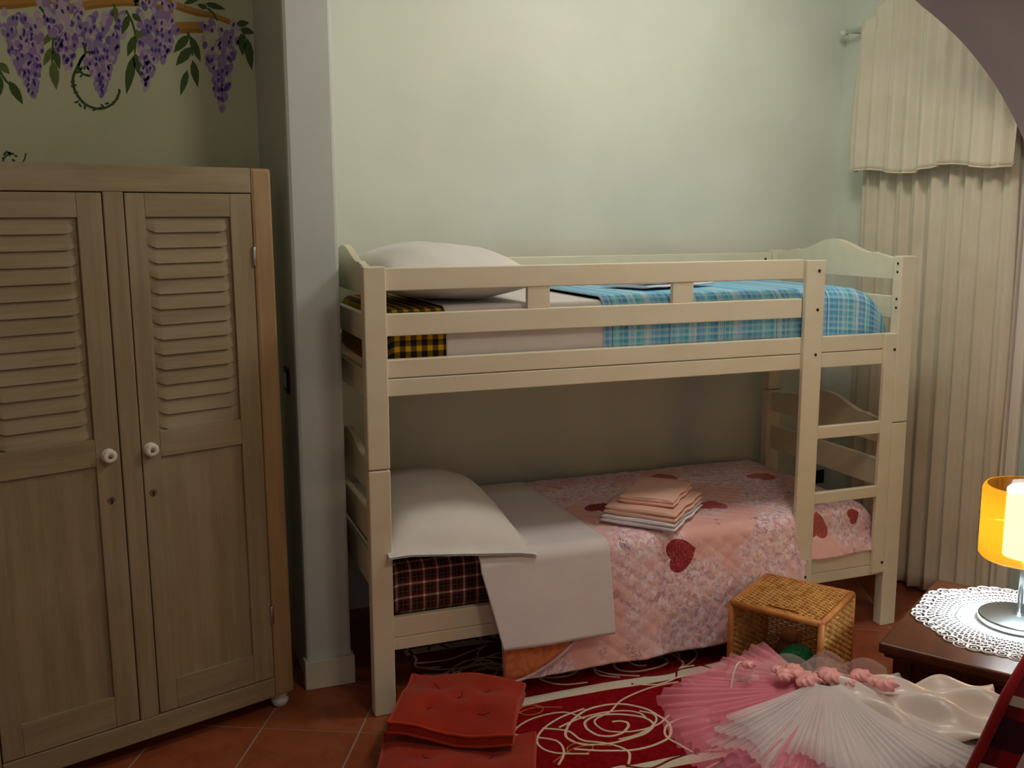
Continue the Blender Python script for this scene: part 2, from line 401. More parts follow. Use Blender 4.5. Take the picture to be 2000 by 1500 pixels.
# ------------------------------------------------------------------ bunk bed
bed = thing('bunk_bed', 'white painted wooden bunk bed with ladder against the pale green wall', 'bunk bed')
L, W, H, a_, b_, ZJ = 2.0, .808, 1.382, .067, .044, .780
def bpart(name, x0, x1, y0, y1, z0, z1, bev=.003, par=None, mat='white_lacquer'):
    return MB().box(x0, x1, y0, y1, z0, z1).build(name, mat, par or bed, bevel=bev)
def bolt(par, x, y, z, axis='y', r=.0055):
    p = [(r*.55, -.002), (r*.6, -.0005), (r, -.0015), (r, .003)]
    MB().lathe(p, 10, (x, y, z), axis=axis).build('bolt', 'bolt_dark', par, smooth=False)
for (x0, y0) in ((0,0), (L-a_,0), (0,W-b_), (L-a_,W-b_)):
    bpart('post', x0, x0+a_, y0, y0+b_, 0, ZJ-.0015, .004)
    top = bpart('post', x0, x0+a_, y0, y0+b_, ZJ+.0015, H, .004)
    if x0 > 1 and y0 == 0:
        for (hy, hz) in ((.02,1.355), (.02,1.325), (.017,1.229), (.017,1.198)): bolt(top, x0, hy, hz, 'x', .0045)
Y0, Y1 = .019, .044
ZG = ((1.310,1.3766), (1.1765,1.243))
xr0, xr1 = a_, L-a_
for z0, z1 in ZG:
    bpart('guard_rail', xr0, 1.53, Y0, Y1, z0, z1)
for x0, x1 in ((.516,.590), (1.025,1.101)):
    bpart('guard_spacer', x0, x1, Y0+.003, Y1-.003, 1.243, 1.310, .001)
for z0, z1 in ((1.0515,1.107), (.9966,1.0495), (.2395,.3035), (.199,.2385)):
    bpart('side_rail', xr0, xr1, Y0, Y1, z0, z1)
bpart('guard_rail', xr0, xr1, W-.034, W-.010, 1.305, 1.372)
for z0, z1 in ((.9966,1.107), (.199,.3035)): bpart('side_rail', xr0, xr1, W-.034, W-.010, z0, z1)
bolt(bed.children[-1], 1.90, W-.034, 1.345)
# head- and footboard panels with the shaped crest
def crest(zb, z0, zp):
    pts = [(b_, zb), (W-b_, zb)]
    N = 40
    for i in range(N+1):
        t = i/N; y = lerp(W-b_, b_, t); d = abs(y-W/2)
        if d > .232: z = z0 + .016*sst(.36, .232, d)*1.0 + .000
        else: z = z0 + .016 + (zp-z0-.016)*(.5+.5*math.cos(PI*d/.232))
        if .215 < d < .240: z += .006*math.sin((d-.215)/.025*PI)
        pts.append((y, z))
    return pts
for xa in (.022, L-a_+.020):
    for (zb, z0, zp) in ((1.296,1.372,1.436), (.687,.768,.832)):
        MB().prism(crest(zb, z0, zp), xa, xa+.022, 'x').build('end_panel', 'white_lacquer', bed, bevel=.002)
    for z0, z1 in ((1.155,1.236), (.98,1.062), (.521,.624), (.376,.486) if xa < 1 else (.2,.30)):
        bpart('end_rail', xa, xa+.022, b_, W-b_, z0, z1)
# ladder
st1 = bpart('ladder_stile', 1.53, 1.607, 0, .019, .199, 1.374, .003)
st2 = bpart('ladder_stile', 1.8815, a_*0+L-a_, 0, .019, .212, 1.107, .003)
for z in (1.338, 1.204, 1.048, .240): bolt(st1, 1.580, 0, z)
for z in (1.049, .252): bolt(st2, 1.922, 0, z)
for z0, z1 in ((.745,.790), (.507,.548)): bpart('ladder_rung', 1.607, 1.8815, .001, .022, z0, z1, .003)
for z0 in (.268, 1.035):
    for k in range(10):
        x = .12 + k*.19; bpart('slat', x, x+.07, Y1, W-.034, z0, z0+.018, 0, mat='slat_wood')

# ------------------------------------------------------------------ mattresses
def rbox(name, x0, x1, y0, y1, z0, z1, r, mat):
    o = MB().box(x0, x1, y0, y1, z0, z1).build(name, mat, smooth=True)
    b = o.modifiers.new('bevel', 'BEVEL'); b.width = r; b.segments = 5; return o
tag(rbox('mattress', .072, 1.85, .058, .755, .2865, .458, .035, 'tartan_red'), 'lower bunk mattress in a red, black and white tartan cover', 'mattress')
tag(rbox('mattress', .072, 1.70, .058, .755, 1.0535, 1.250, .04, 'check_yellow'), 'upper bunk mattress in a yellow and black check cover', 'mattress')

# draped cloth: from the back of the mattress over the front edge, then down
def drape(x0f, x1f, yb, yf, zt, zb, nu, nv, off=0, quilt=0, rad=.045, fold=.004, endr=None, uv0=0, flare=.03, seed=0, calm_to=None, hang=0):
    def fn(u, v):
        # rough x for lookups
        xm = lerp(x0f(0), x1f(0), u)
        YFm, ZT, ZB = yf(xm), zt, zb(xm)
        l1 = yb - YFm - rad; l2 = rad*PI/2; l3 = max(.01, ZT - rad - ZB)
        s = v*(l1+l2+l3)
        if s < l1: y, z, ny, nz, k = yb - s, ZT, 0, 1, 0
        elif s < l1+l2:
            t = (s-l1)/rad; y, z, ny, nz, k = YFm+rad-math.sin(t)*rad, ZT-rad+math.cos(t)*rad, -math.sin(t), math.cos(t), 0
        else:
            k = (s-l1-l2)/l3; y, z, ny, nz = YFm, ZT-rad-(s-l1-l2), -1, 0
            y -= flare*k
        x = lerp(x0f(k if s >= l1+l2 else 0), x1f(k if s >= l1+l2 else 0), u)
        calm = 1 if calm_to is None else sst(calm_to-.02, calm_to+.12, x)
        h = off + fold*(2+wob(x*1.3, s*1.2, seed))*(.35+.9*k)*calm
        h += hang*k*(1+math.sin(x*23+seed))*calm
        if quilt:
            p, q = (x*.8+s)/.060, (x*.8-s)/.060
            h += quilt*(abs(math.sin(p*PI))**.35*abs(math.sin(q*PI))**.35)
            h += .030*k*math.exp(-((x-1.525)/.035)**2)
        if endr:                                     # rounded end of the bed
            xe, rr, zend = endr; d = max(0, x-(xe-rr))/rr
            z = zend + (z-zend)*max(0, 1-d**3.2)**(1/2.2); y = y + d*d*.02*(1 if y < .4 else -1)
        return (x, y+ny*h, z+nz*h)
    def uvf(u, v):
        xm = lerp(x0f(0), x1f(0), u)
        tot = yb-yf(xm)-rad + rad*PI/2 + max(.01, zt-rad-zb(xm))
        return (xm, v*tot)
    return MB().grid(fn, nu, nv, uvfn=uvf)
yq = lambda x: lerp(-.012, .050, sst(1.50, 1.585, x))
zq = lambda x: lerp(lerp(.062, .075, sst(.4,1.5,x)), .30, sst(1.515, 1.585, x))
q = drape(lambda k: .405, lambda k: 1.945, .762, yq, .474, zq, 300, 170, quilt=.0035, fold=.003, endr=(1.945,.16,.30), flare=.035, calm_to=.80, hang=.006)
qo = tag(q.build('quilt', 'quilt_pink', smooth=True, solid=.006), 'pink floral quilt with red hearts hanging over the lower bunk', 'quilt')
# turned-back corner showing the orange lining and a pale binding
pts = []
N = 24
def corner_edge(t):                                   # from the bottom-left tip up to the right
    return (lerp(.400, .700, t), .070 + .165*t**2.1)
def cfn(u, v):
    x, zb_ = corner_edge(u); return (x, -.060 - .006*(1-v) + .001*math.sin(x*40), lerp(zb_, .26, v))
MB().grid(cfn, N, 8).build('turned_corner', 'quilt_lining', qo, smooth=True, solid=.006)
MB().tube([(corner_edge(i/N)[0], -.068+.001*math.sin(corner_edge(i/N)[0]*40), corner_edge(i/N)[1]) for i in range(N+1)], .005, 6).build('binding', 'quilt_edge', qo, smooth=True)
s = drape(lambda k: lerp(.335, .395, k), lambda k: .778, .745, lambda x: -.040, .486, lambda x: .186, 90, 110, fold=.0015, flare=.040, seed=2, hang=.003)
so = tag(s.build('bed_sheet', 'sheet_white', smooth=True, solid=.003), 'plain white sheet folded over the lower bunk and hanging down', 'sheet')
# upper bunk sheet and quilt, tucked inside the rails
s = drape(lambda k: .262, lambda k: .80, .755, lambda x: .0545, 1.256, lambda x: 1.075, 60, 80, fold=.0008, flare=0, seed=4, rad=.045)
tag(s.build('bed_sheet', 'sheet_white', smooth=True, solid=.003), 'white ribbed sheet on the upper bunk behind the guard rails', 'sheet')
q = drape(lambda k: .79, lambda k: 1.958, .755, lambda x: lerp(.0525,.070,sst(1.6,1.93,x)), 1.272, lambda x: 1.075, 180, 90, fold=.0012, endr=(1.958,.26,1.075), flare=0, seed=5, rad=.05)
tag(q.build('quilt', 'quilt_blue', smooth=True, solid=.006), 'blue plaid quilt on the upper bunk', 'quilt')

# ------------------------------------------------------------------ pillows
def pillow(name, cx, cy, zb, lx, ly, h, rz, tilt, flange, mat, seed, n=56, split=.72):
    def shape(a, b, top):
        ax, by = abs(a), abs(b)
        f = max(0, (1-ax**2.6))**.55*max(0, (1-by**2.6))**.55
        z = h*(f*(split if top else split-1)) + .0022*wob(a*.9, b*1.0, seed)*f
        pin = 1-.06*(1-ax**2)*by**3
        return a, b, z
    def surf(top):
        def fn(u, v):
            a, b = (u*2-1)*(1+flange), (v*2-1)*(1+flange)
            if abs(a) <= 1 and abs(b) <= 1: z = shape(a, b, top)[2]
            else: z = 0
            z += (.0025 if top else -.0025)
            # corners droop and the long sides draw in a little
            x = a*lx/2*(1-.05*(1-min(1,abs(a))**2)*abs(b)**3); y = b*ly/2*(1-.05*(1-min(1,abs(b))**2)*abs(a)**3)
            if flange: z -= .035*max(0, abs(a)-.8)**1.2+.05*max(0, abs(b)-.8)**1.2
            zz = z + a*tilt[0] + b*tilt[1]
            c, s_ = math.cos(rz), math.sin(rz)
            return (cx+x*c-y*s_, cy+x*s_+y*c, zb + h*(1-split) + zz)
        return fn
    mb = MB(); mb.grid(surf(True), n, n); mb.grid(surf(False), n, n)
    o = mb.build(name, mat, smooth=True)
    bm = bmesh.new(); bm.from_mesh(o.data); bmesh.ops.remove_doubles(bm, verts=bm.verts, dist=.0002)
    bmesh.ops.recalc_face_normals(bm, faces=bm.faces); bm.to_mesh(o.data); bm.free()
    return o
tag(pillow('pillow', .297, .325, .491, .43, .66, .15, -.03, (-.02,.02), .10, 'pillow_white', 1), 'white pillow with flat border on the lower bunk', 'pillow')
tag(pillow('pillow', .325, .36, 1.262, .50, .61, .175, .03, (-.010,.004), .0, 'pillow_white', 3, split=.56), 'plump white pillow on the upper bunk', 'pillow')

# ------------------------------------------------------------------ folded towels
def towel(name, cx, cy, z0, lx, ly, h, rz, mat, label, layers=2, group=None):
    root = thing(name, label, 'towel', (cx, cy, z0), rz, group)
    for k in range(layers):
        t = h/layers
        def fn(u, v, k=k):
            a = (u*2-1); ang = v*2*PI
            r = t*.48; hx = lx/2 - r - .004*k
            # stadium cross-section in x, fold rounded at both sides
            c, s_ = math.cos(ang), math.sin(ang)
            x = math.copysign(abs(c)**.35, c)*(hx+r); z = math.copysign(abs(s_)**.75, s_)*r
            y = a*ly/2
            return (x + .003*wob(y*5, k), y+.002*wob(x*6, k), t*(k+.5)+z+.0012*wob(x*5, y*6, k))
        mb = MB(); mb.grid(fn, 20, 40)
        n = 40
        mb.f.append([j*21 for j in range(40)]); mb.mi.append(0); mb.uv.append([(0,0)]*40)
        mb.f.append([j*21+20 for j in range(40)]); mb.mi.append(0); mb.uv.append([(0,0)]*40)
        mb.build('folded_layer', mat, root, smooth=True)
    return root
RT = math.radians(-48)
towel('folded_towel', 1.045, .165, .489, .27, .335, .026, RT, 'towel_white', 'white folded towel at the bottom of the stack on the pink quilt', 2)
towel('folded_towel', 1.052, .168, .5165, .26, .325, .030, RT, 'towel_pink', 'large pink folded towel between white towel and small pink towel', 2)
towel('folded_towel', 1.072, .192, .5485, .20, .28, .026, RT+.06, 'towel_pink', 'small pink folded towel on top of the stack on the lower bunk', 2)
towel('folded_towel', 1.14, .33, 1.281, .22, .36, .026, math.radians(-70), 'towel_white', 'white folded towel lying on the blue plaid quilt', 2)

# ------------------------------------------------------------------ wardrobe
WR, WTILT = .328, .004
wd = thing('wardrobe', 'limed wooden wardrobe with two louvred doors, beside the pier', 'wardrobe', (-.2192, .166, 0), WR)
wd.rotation_euler = (0, -WTILT, WR)
WW, WD_, ZT, ZB = .902, .46, 1.662, .052
def wpart(name, x0, x1, y0, y1, z0, z1, mat, bev=.003, par=None): return MB().box(x0, x1, y0, y1, z0, z1).build(name, mat, par or wd, bevel=bev)
wpart('side_panel', -.022, -.001, .02, WD_, ZB, ZT-.002, 'limed_wood_v'); wpart('side_panel', -WW+.001, -WW+.022, .02, WD_, ZB, ZT-.002, 'limed_wood_v')
wpart('back_panel', -WW+.022, -.022, WD_-.012, WD_, ZB, ZT-.01, 'limed_wood_v'); wpart('top_panel', -WW+.022, -.022, .02, WD_-.012, ZT-.022, ZT-.002, 'limed_wood_h')
wpart('bottom_panel', -WW+.022, -.022, .022, WD_-.012, ZB, ZB+.02, 'limed_wood_h')
wpart('face_stile', -.064, 0, 0, .022, ZB-.004, ZT, 'orange_wood', .009); wpart('face_stile', -WW, -WW+.064, 0, .022, ZB-.004, ZT, 'orange_wood', .009)
wpart('face_stile', -.4775, -.4245, 0, .022, .113, 1.592, 'limed_wood_v')
wpart('face_rail', -WW+.064, -.064, 0, .022, 1.592, ZT, 'limed_wood_h'); wpart('face_rail', -WW+.064, -.064, 0, .022, ZB-.002, .113, 'limed_wood_h')
def door(x0, x1, knob_x, hinge_x):
    d = bpy.data.objects.new('door', None); COL.objects.link(d); d.parent = wd; d.empty_display_size = .05
    G = .0025; x0 += G; x1 -= G; z0, z1 = .116, 1.5895
    sw = .052
    wpart('stile', x0, x0+sw, .0015, .021, z0, z1, 'limed_wood_v', .002, d); wpart('stile', x1-sw-.012, x1, .0015, .021, z0, z1, 'limed_wood_v', .002, d)
    xa, xb = x0+sw, x1-sw-.012
    for ra, rb in ((1.526, z1), (.867,.941), (z0,.207)): wpart('rail', xa, xb, .0018, .021, ra, rb, 'limed_wood_h', .0015, d)
    wpart('lower_panel', xa, xb, .010, .018, .207, .867, 'limed_wood_v', 0, d)
    wpart('louvre_back', xa, xb, .0118, .019, .941, 1.526, 'limed_wood_h', 0, d)
    n = 14; pz = (1.526-.941)/n
    w2 = (xb-xa)/2
    for k in range(n):
        zt = 1.526 - k*pz
        def fn(u, v):                                  # a carved louvre: proud lower lip with scooped ends
            x = u*2-1; e = 1-sst(.80, 1.0, abs(x))
            z = zt - v*pz*.985 + (.010*(1-e)*v)
            y = .0115 - (.0080*v**1.1)*e
            return (xa+w2+x*w2*.985, y, z)
        mb = MB(); mb.grid(fn, 20, 6)
        o = len(mb.v)
        # underside of the lip
        low = [mb.v[6*21+i] for i in range(21)]
        mb.add(low + [(p[0], .0119, p[2]-.001) for p in low], [(i, i+1, 22+i, 21+i) for i in range(20)])
        mb.build('louvre', 'limed_wood_h', d, smooth=False)
    kz = .893
    kb = MB().lathe([(.0195,.0), (.0195,-.002), (.012,-.003), (.009,-.006), (.011,-.009), (.0180,-.012), (.0190,-.016), (.0160,-.019), (.007,-.0200), (.0065,-.019), (.001,-.019)], 20, (knob_x, .0015, kz), axis='y').build('knob', 'porcelain', d, smooth=True)
    MB().lathe([(.0055,-.0192),(.0055,-.0215),(.0015,-.0225)], 10, (knob_x, .0015, kz), axis='y').build('knob_screw', 'brass_old', d)
    MB().lathe([(.011,.0),(.011,-.0012),(.009,-.0018)], 16, (knob_x, .0015, kz-.122), axis='y').build('escutcheon', 'brass_old', d)
    MB().box(knob_x-.0022, knob_x+.0022, -.0012, .0005, kz-.134, kz-.120).build('keyhole', 'gap_dark', d)
    for hz in (1.412, .320):
        MB().lathe([(.0045,-.028),(.0055,-.026),(.0055,.026),(.0045,.028)], 10, (hinge_x, -.0015, hz)).build('hinge', 'steel', d, smooth=True)
    return d
door(-.424, -.0635, -.3985, -.0645)
door(-.8385, -.478, -.5118, -.8375)
for x, y in ((-.035,.035), (-WW+.035,.035), (-.035,WD_-.035), (-WW+.035,WD_-.035)):
    MB().lathe([(.016,0), (.021,.004), (.027,.016), (.026,.026), (.020,.034), (.026,.038), (.028,.051)], 20, (x, y, -x*math.sin(WTILT))).build('bun_foot', 'foot_paint', wd, smooth=True)

# ------------------------------------------------------------------ mural (painted on the niche wall)
mur = thing('wisteria_mural', 'painted wisteria branch with lilac flower clusters above the wardrobe', 'mural', (-.6, .9497, 1.7))
def mpt(px, py): return (-.9745 + px*.001645 - py*.0000995 + .6, 2.2405 - 1.7 + px*.00007 - py*.00168)
rm = random.Random(3)
def flat(mb, poly, lay, mi=0):                          # a dab of paint a fraction of a millimetre thick
    y = -.0003 - lay*.00012
    pts = [mpt(*p) for p in poly]
    mb.add([(a, y, b) for a, b in pts], [tuple(range(len(pts)))], mi)
def blob(cx, cy, rx, ry, ang, n=10):
    return [(cx+math.cos(t)*rx*math.cos(ang)-math.sin(t)*ry*math.sin(ang), cy+math.cos(t)*rx*math.sin(ang)+math.sin(t)*ry*math.cos(ang)) for t in [2*PI*k/n for k in range(n)]]
def stroke(mb, pts, w0, w1, lay, mi=0):
    P = []
    for i in range(len(pts)-1):
        for k in range(6):
            t = k/6; p0 = pts[max(0,i-1)]; p1 = pts[i]; p2 = pts[i+1]; p3 = pts[min(len(pts)-1,i+2)]
            P.append(tuple(.5*(2*p1[d] + (p2[d]-p0[d])*t + (2*p0[d]-5*p1[d]+4*p2[d]-p3[d])*t*t + (3*p1[d]-p0[d]-3*p2[d]+p3[d])*t**3) for d in (0,1)))
    P.append(pts[-1]); n = len(P); left, right = [], []
    for i, p in enumerate(P):
        a, b = P[max(0,i-1)], P[min(n-1,i+1)]; dx, dy = b[0]-a[0], b[1]-a[1]; l = math.hypot(dx,dy) or 1
        w_ = lerp(w0, w1, i/(n-1))/2; left.append((p[0]-dy/l*w_, p[1]+dx/l*w_)); right.append((p[0]+dy/l*w_, p[1]-dx/l*w_))
    for i in range(n-1): flat(mb, [left[i], left[i+1], right[i+1], right[i]], lay, mi)
for pts, w0, w1 in (([(-10,16),(30,14),(70,8),(110,2),(150,-8)], 22, 16), ([(130,22),(165,14),(205,8),(250,6),(285,10),(330,26)], 20, 12), ([(330,8),(375,22),(410,28),(440,38),(470,52)], 16, 8), ([(335,55),(360,53),(392,53)], 24, 22), ([(255,8),(290,-4),(330,2)], 12, 8)):
    mb = MB(); stroke(mb, pts, w0, w1, 0, 0); stroke(mb, [(x, y+w0*.25) for x, y in pts], w0*.35, w1*.3, 1, 1); mb.build('branch', ['paint_branch','paint_branch2'], mur, fix=False)
def cluster(x0, y0, w_, tip, n, spread=.75):
    mb = MB()
    for k in range(n):
        t = (k/n)**.8; cx = lerp(x0, tip[0], t)+ (rm.uniform(-1,1))*w_*.5*(1-t)**spread; cy = lerp(y0, tip[1], t)+rm.uniform(-6,6)
        r = rm.uniform(6.0, 9.2)*(1-.22*t); c = rm.choice((0,0,0,1,1,2))
        flat(mb, blob(cx, cy, r*.8, r*1.25, rm.uniform(-.5,.5)), 2+k*.02, c)
        if rm.random() < .26: flat(mb, blob(cx+rm.uniform(-3,3), cy+rm.uniform(-3,3), 2.6, 4.6, rm.uniform(-.4,.4)), 9, 3)
    mb.build('flower_cluster', ['paint_lilac','paint_lilac2','paint_violet','paint_deep'], mur, fix=False)
for args in ((38,30,100,(62,184),170), (110,-8,100,(128,130),110), (190,30,108,(190,184),190), (300,-4,78,(276,170),140), (425,38,88,(433,214),110), (325,30,44,(312,120),45)): cluster(*args)
def leaf(mb, x, y, l, w_, ang, mi):
    pts = []
    for t in (0,.2,.45,.7,1): pts.append((t*l, w_*math.sin(PI*t**.8)))
    for t in (.7,.45,.2): pts.append((t*l, -w_*math.sin(PI*t**.8)))
    c, s_ = math.cos(ang), math.sin(ang)
    flat(mb, [(x+a*c-b*s_, y+a*s_+b*c) for a, b in pts], 3, mi)
def spray(stem, leaves):
    mb = MB(); stroke(mb, stem, 5, 3, 2, 0)
    for (x, y, l, w_, deg, mi) in leaves: leaf(mb, x, y, l*1.12, w_*1.05, math.radians(deg), mi)
    mb.build('leaf_spray', ['paint_leaf','paint_leaf2'], mur, fix=False)
spray([(75,18),(90,40),(100,65),(98,100),(97,125)], [(100,65,30,6,125,1),(102,70,32,6,60,0),(98,95,36,7,115,1),(100,95,40,7,75,0),(98,122,50,9,83,1)])
spray([(238,22),(250,45),(257,75),(255,105)], [(244,30,38,7,110,0),(250,28,22,6,40,0),(257,58,50,10,62,1),(256,70,40,8,110,0),(255,105,45,8,75,0),(252,110,70,9,100,0)])
spray([(360,62),(368,85),(370,110)], [(362,68,42,9,130,0),(366,70,50,8,68,0),(368,92,44,10,130,0),(370,118,50,8,78,0),(360,138,48,7,105,0)])
spray([(455,40),(468,50),(480,75)], [(460,44,24,7,-5,0),(468,54,28,7,15,0),(470,62,42,8,85,0),(482,72,60,9,80,0)])
spray([(400,14),(412,24),(420,38)], [(400,14,20,5,200,0),(352,6,34,5,-20,0),(395,4,40,6,15,0)])
spray([(0,140),(12,160),(28,175)], [(0,125,26,7,50,1),(18,160,46,8,62,0),(2,150,40,7,95,0)])
spray([(215,10),(217,26)], [(217,14,28,6,88,1)])
mb = MB()
cur = [(155,85),(160,105),(150,120),(148,140),(165,150),(178,140)]
stroke(mb, cur, 5, 3.5, 4); stroke(mb, [(158,110),(146,130),(136,155),(140,180),(158,205),(186,215),(212,205),(224,185),(224,176)], 5.5, 4.5, 4)
for k in range(16):
    t = k/16*2*PI*.62+.35; x = 182+44*math.cos(t+.2); y = 170+44*math.sin(t+.2)
    flat(mb, blob(x+rm.uniform(-6,6), y+rm.uniform(-6,6), 2.2, 5, rm.uniform(0,3)), 5)
for k in range(12): flat(mb, blob(160+rm.uniform(-22,20), 128+rm.uniform(-24,24), 2, 4.5, rm.uniform(0,3)), 5)
mb.build('vine_curl', 'paint_vine', mur, fix=False)
mb = MB(); stroke(mb, [(24,300),(10,304),(4,316),(14,326),(22,316)], 3.5, 2.5, 4); stroke(mb, [(46,300),(42,314),(34,322)], 3, 2, 4)
for k in range(8): flat(mb, blob(14+rm.uniform(-14,14), 308+rm.uniform(-12,14), 2, 4, rm.uniform(0,3)), 5)
mb.build('vine_curl', 'paint_vine', mur, fix=False)

# ------------------------------------------------------------------ wall fittings
sw = thing('light_switch', 'dark light switch on the side of the white pier', 'switch', (-.164, .435, 1.0))
MB().box(-.008, 0, -.04, .04, -.042, .042).build('plate', 'black_plastic', sw, bevel=.003); MB().box(-.012, -.008, -.016, .016, -.024, .024).build('rocker', 'white_plastic', sw, bevel=.002)
so_ = thing('wall_socket', 'white wall socket with black insert behind the foot of the bed', 'socket', (2.335-.0, .88, .345))
MB().box(-.075, .0, -.01, 0, -.05, .055).build('plate', 'white_plastic', so_, bevel=.003); MB().box(-.048, -.004, -.016, -.01, -.045, .018).build('insert', 'black_plastic', so_, bevel=.002)

# ------------------------------------------------------------------ curtain and rod
XCUR = 2.262
rod = thing('curtain_rod', 'thin white curtain rod fixed near the back right corner', 'curtain rod', (XCUR-.012, .66, 2.286))
MB().tube([(0,.10,0),(0,-.85,0)], .008, 10).build('pole', 'white_plastic', rod, smooth=True)
MB().lathe([(.004,.135),(.012,.13),(.014,.118),(.010,.108),(.013,.10)], 14, axis='y').build('finial', 'white_plastic', rod, smooth=True)
MB().tube([(0,.085,0),(.05,.085,.0),(XR-XCUR+.012,.085,.0)], .007, 8).build('bracket', 'white_plastic', rod, smooth=True)
cur_ = thing('curtain', 'cream gathered curtain with a short valance at the foot of the bed', 'curtain', (XCUR, .3, .04))
rc = random.Random(11)
ph = [rc.uniform(-.5,.5) for _ in range(40)]
def fold(y, amp, per, seed):
    k = y/per; i = math.floor(k); j = ph[(i+seed) % 40]; j2 = ph[(i+1+seed) % 40]
    w_ = j+(j2-j)*sst(0,1,k-i)
    return amp*(math.sin(2*PI*(k+.35*w_)) + .35*math.sin(4.3*PI*k+w_*3))
def panel(u, v):
    y = lerp(.655, -.150, u); z = lerp(2.29, .035+.012*math.sin(y*16), v)
    a = .010+.007*v
    y += .010*math.sin(z*3+u*20)*.4
    return (.012+fold(y, a, .088, 0)+.028*v*.6, y-.3, z-.04)
MB().grid(panel, 220, 40, uvfn=lambda u, v: (u*1.4, v*2.25)).build('curtain_panel', 'curtain_cream', cur_, smooth=True, solid=.0015)
def val(u, v):
    y = lerp(.640+.02*v, -.196, u); z = lerp(2.300+.06*sst(.64,.5,y)+.010*math.sin(y*31), 1.700+.012*math.sin(y*14)+.02*(u>.5)*0, v)
    pinch = math.exp(-((z-2.286)/.02)**2)
    a = (.009+.009*v)*(1-.5*pinch)
    y += .006*math.sin(z*9+y*5)
    return (-.046+fold(y, a, .088, 0)*1.0 + .006*pinch, y-.3, z-.04)
MB().grid(val, 220, 36, uvfn=lambda u, v: (u*1.2, v*.65)).build('valance', 'curtain_cream', cur_, smooth=True, solid=.0015)
MB().tube([val(i/160, 1) for i in range(161)], .0035, 5).build('valance_hem', 'curtain_trim', cur_, smooth=True)

# ------------------------------------------------------------------ rug
rug = thing('rug', 'red rug with cream stripes and scribbled roses under the bunk bed', 'rug', (0,0,0))
RX0, RX1, RY0, RY1, RZ = .20, 1.32, -.84, .66, .010
MB().box(RX0, RX1, RY0, RY1, .0005, RZ).build('pile', 'rug_pile', rug, bevel=.003)
rr = random.Random(5)
yarns = {0: MB(), 1: MB(), 2: MB()}
def in_stripe(x, y): return ((y+.025+.085)/.48) % 1 < .10
def yarn(pts, w_, col=None):
    P = []
    for i in range(len(pts)-1):
        for k in range(7):
            t = k/7; p0 = pts[max(0,i-1)]; p1 = pts[i]; p2 = pts[i+1]; p3 = pts[min(len(pts)-1,i+2)]
            P.append(tuple(.5*(2*p1[d] + (p2[d]-p0[d])*t + (2*p0[d]-5*p1[d]+4*p2[d]-p3[d])*t*t + (3*p1[d]-p0[d]-3*p2[d]+p3[d])*t**3) for d in (0,1)))
    P.append(pts[-1]); n = len(P)
    L_, R_ = [], []
    for i, p in enumerate(P):
        a, b = P[max(0,i-1)], P[min(n-1,i+1)]; dx, dy = b[0]-a[0], b[1]-a[1]; l = math.hypot(dx,dy) or 1
        L_.append((p[0]-dy/l*w_/2, p[1]+dx/l*w_/2)); R_.append((p[0]+dy/l*w_/2, p[1]-dx/l*w_/2))
    for i in range(n-1):
        q = [L_[i], L_[i+1], R_[i+1], R_[i]]
        if not all(RX0 < x < RX1 and RY0 < y < RY1 for x, y in q): continue
        c = col if col is not None else (1 if in_stripe(*P[i]) else 0)
        z = RZ+.0012+rr.uniform(0,.0006)
        yarns[c].add([(x,y,z) for x, y in q]+[(x,y,RZ) for x, y in q], [(0,1,2,3),(0,4,5,1),(2,6,7,3)])
def rose(cx, cy, R_, turns=2.6, w_=.008):
    pts = []
    n = int(turns*12); ph0 = rr.uniform(0,6)
    for k in range(n+1):
        t = k/n; a = ph0+turns*2*PI*t; r = R_*(1.0-.82*t)*(1+.10*math.sin(a*2.7)); pts.append((cx+r*math.cos(a)*1.25, cy+r*math.sin(a)*.9))
    yarn(pts, w_)
    for q in range(3):
        a0 = rr.uniform(0,6); r = R_*rr.uniform(.35,.9)
        yarn([(cx+r*math.cos(a0+t*.5)*1.25*(1+.12*t), cy+r*math.sin(a0+t*.5)*.9) for t in range(6)], w_*.8)
rose(.648, -.330, .165); rose(.946, .03, .15); rose(1.40, -.45, .16); rose(.40, .15, .13); rose(1.3, .25, .15); rose(.9,-.75,.16); rose(.45,-.78,.15); rose(.62,.45,.13)
for _ in range(34):
    x, y = rr.uniform(RX0, RX1), rr.uniform(-.8, .5); a = rr.uniform(0,6.28); pts = [(x,y)]
    for k in range(rr.randint(5,9)):
        a += rr.uniform(-.9,1.3); x += math.cos(a)*.085; y += math.sin(a)*.065; pts.append((x,y))
    yarn(pts, rr.uniform(.005,.008))
for _ in range(8):
    x, y = rr.uniform(RX0, RX1), rr.uniform(-.7, .2)
    pts = [(x+.035*math.cos(t*.8)*(1+t*.02), y+.03*math.sin(t*.8)) for t in range(10)]; yarn(pts, .003, 2)
    yarn([(x-.1,y-.04),(x,y+.01),(x+.1,y-.02)], .003, 2)
for c, nm in ((0,'yarn_cream'),(1,'yarn_red'),(2,'yarn_gold')):
    o = yarns[c].build('scribble_lines', nm, rug); o['kind'] = 'stuff'

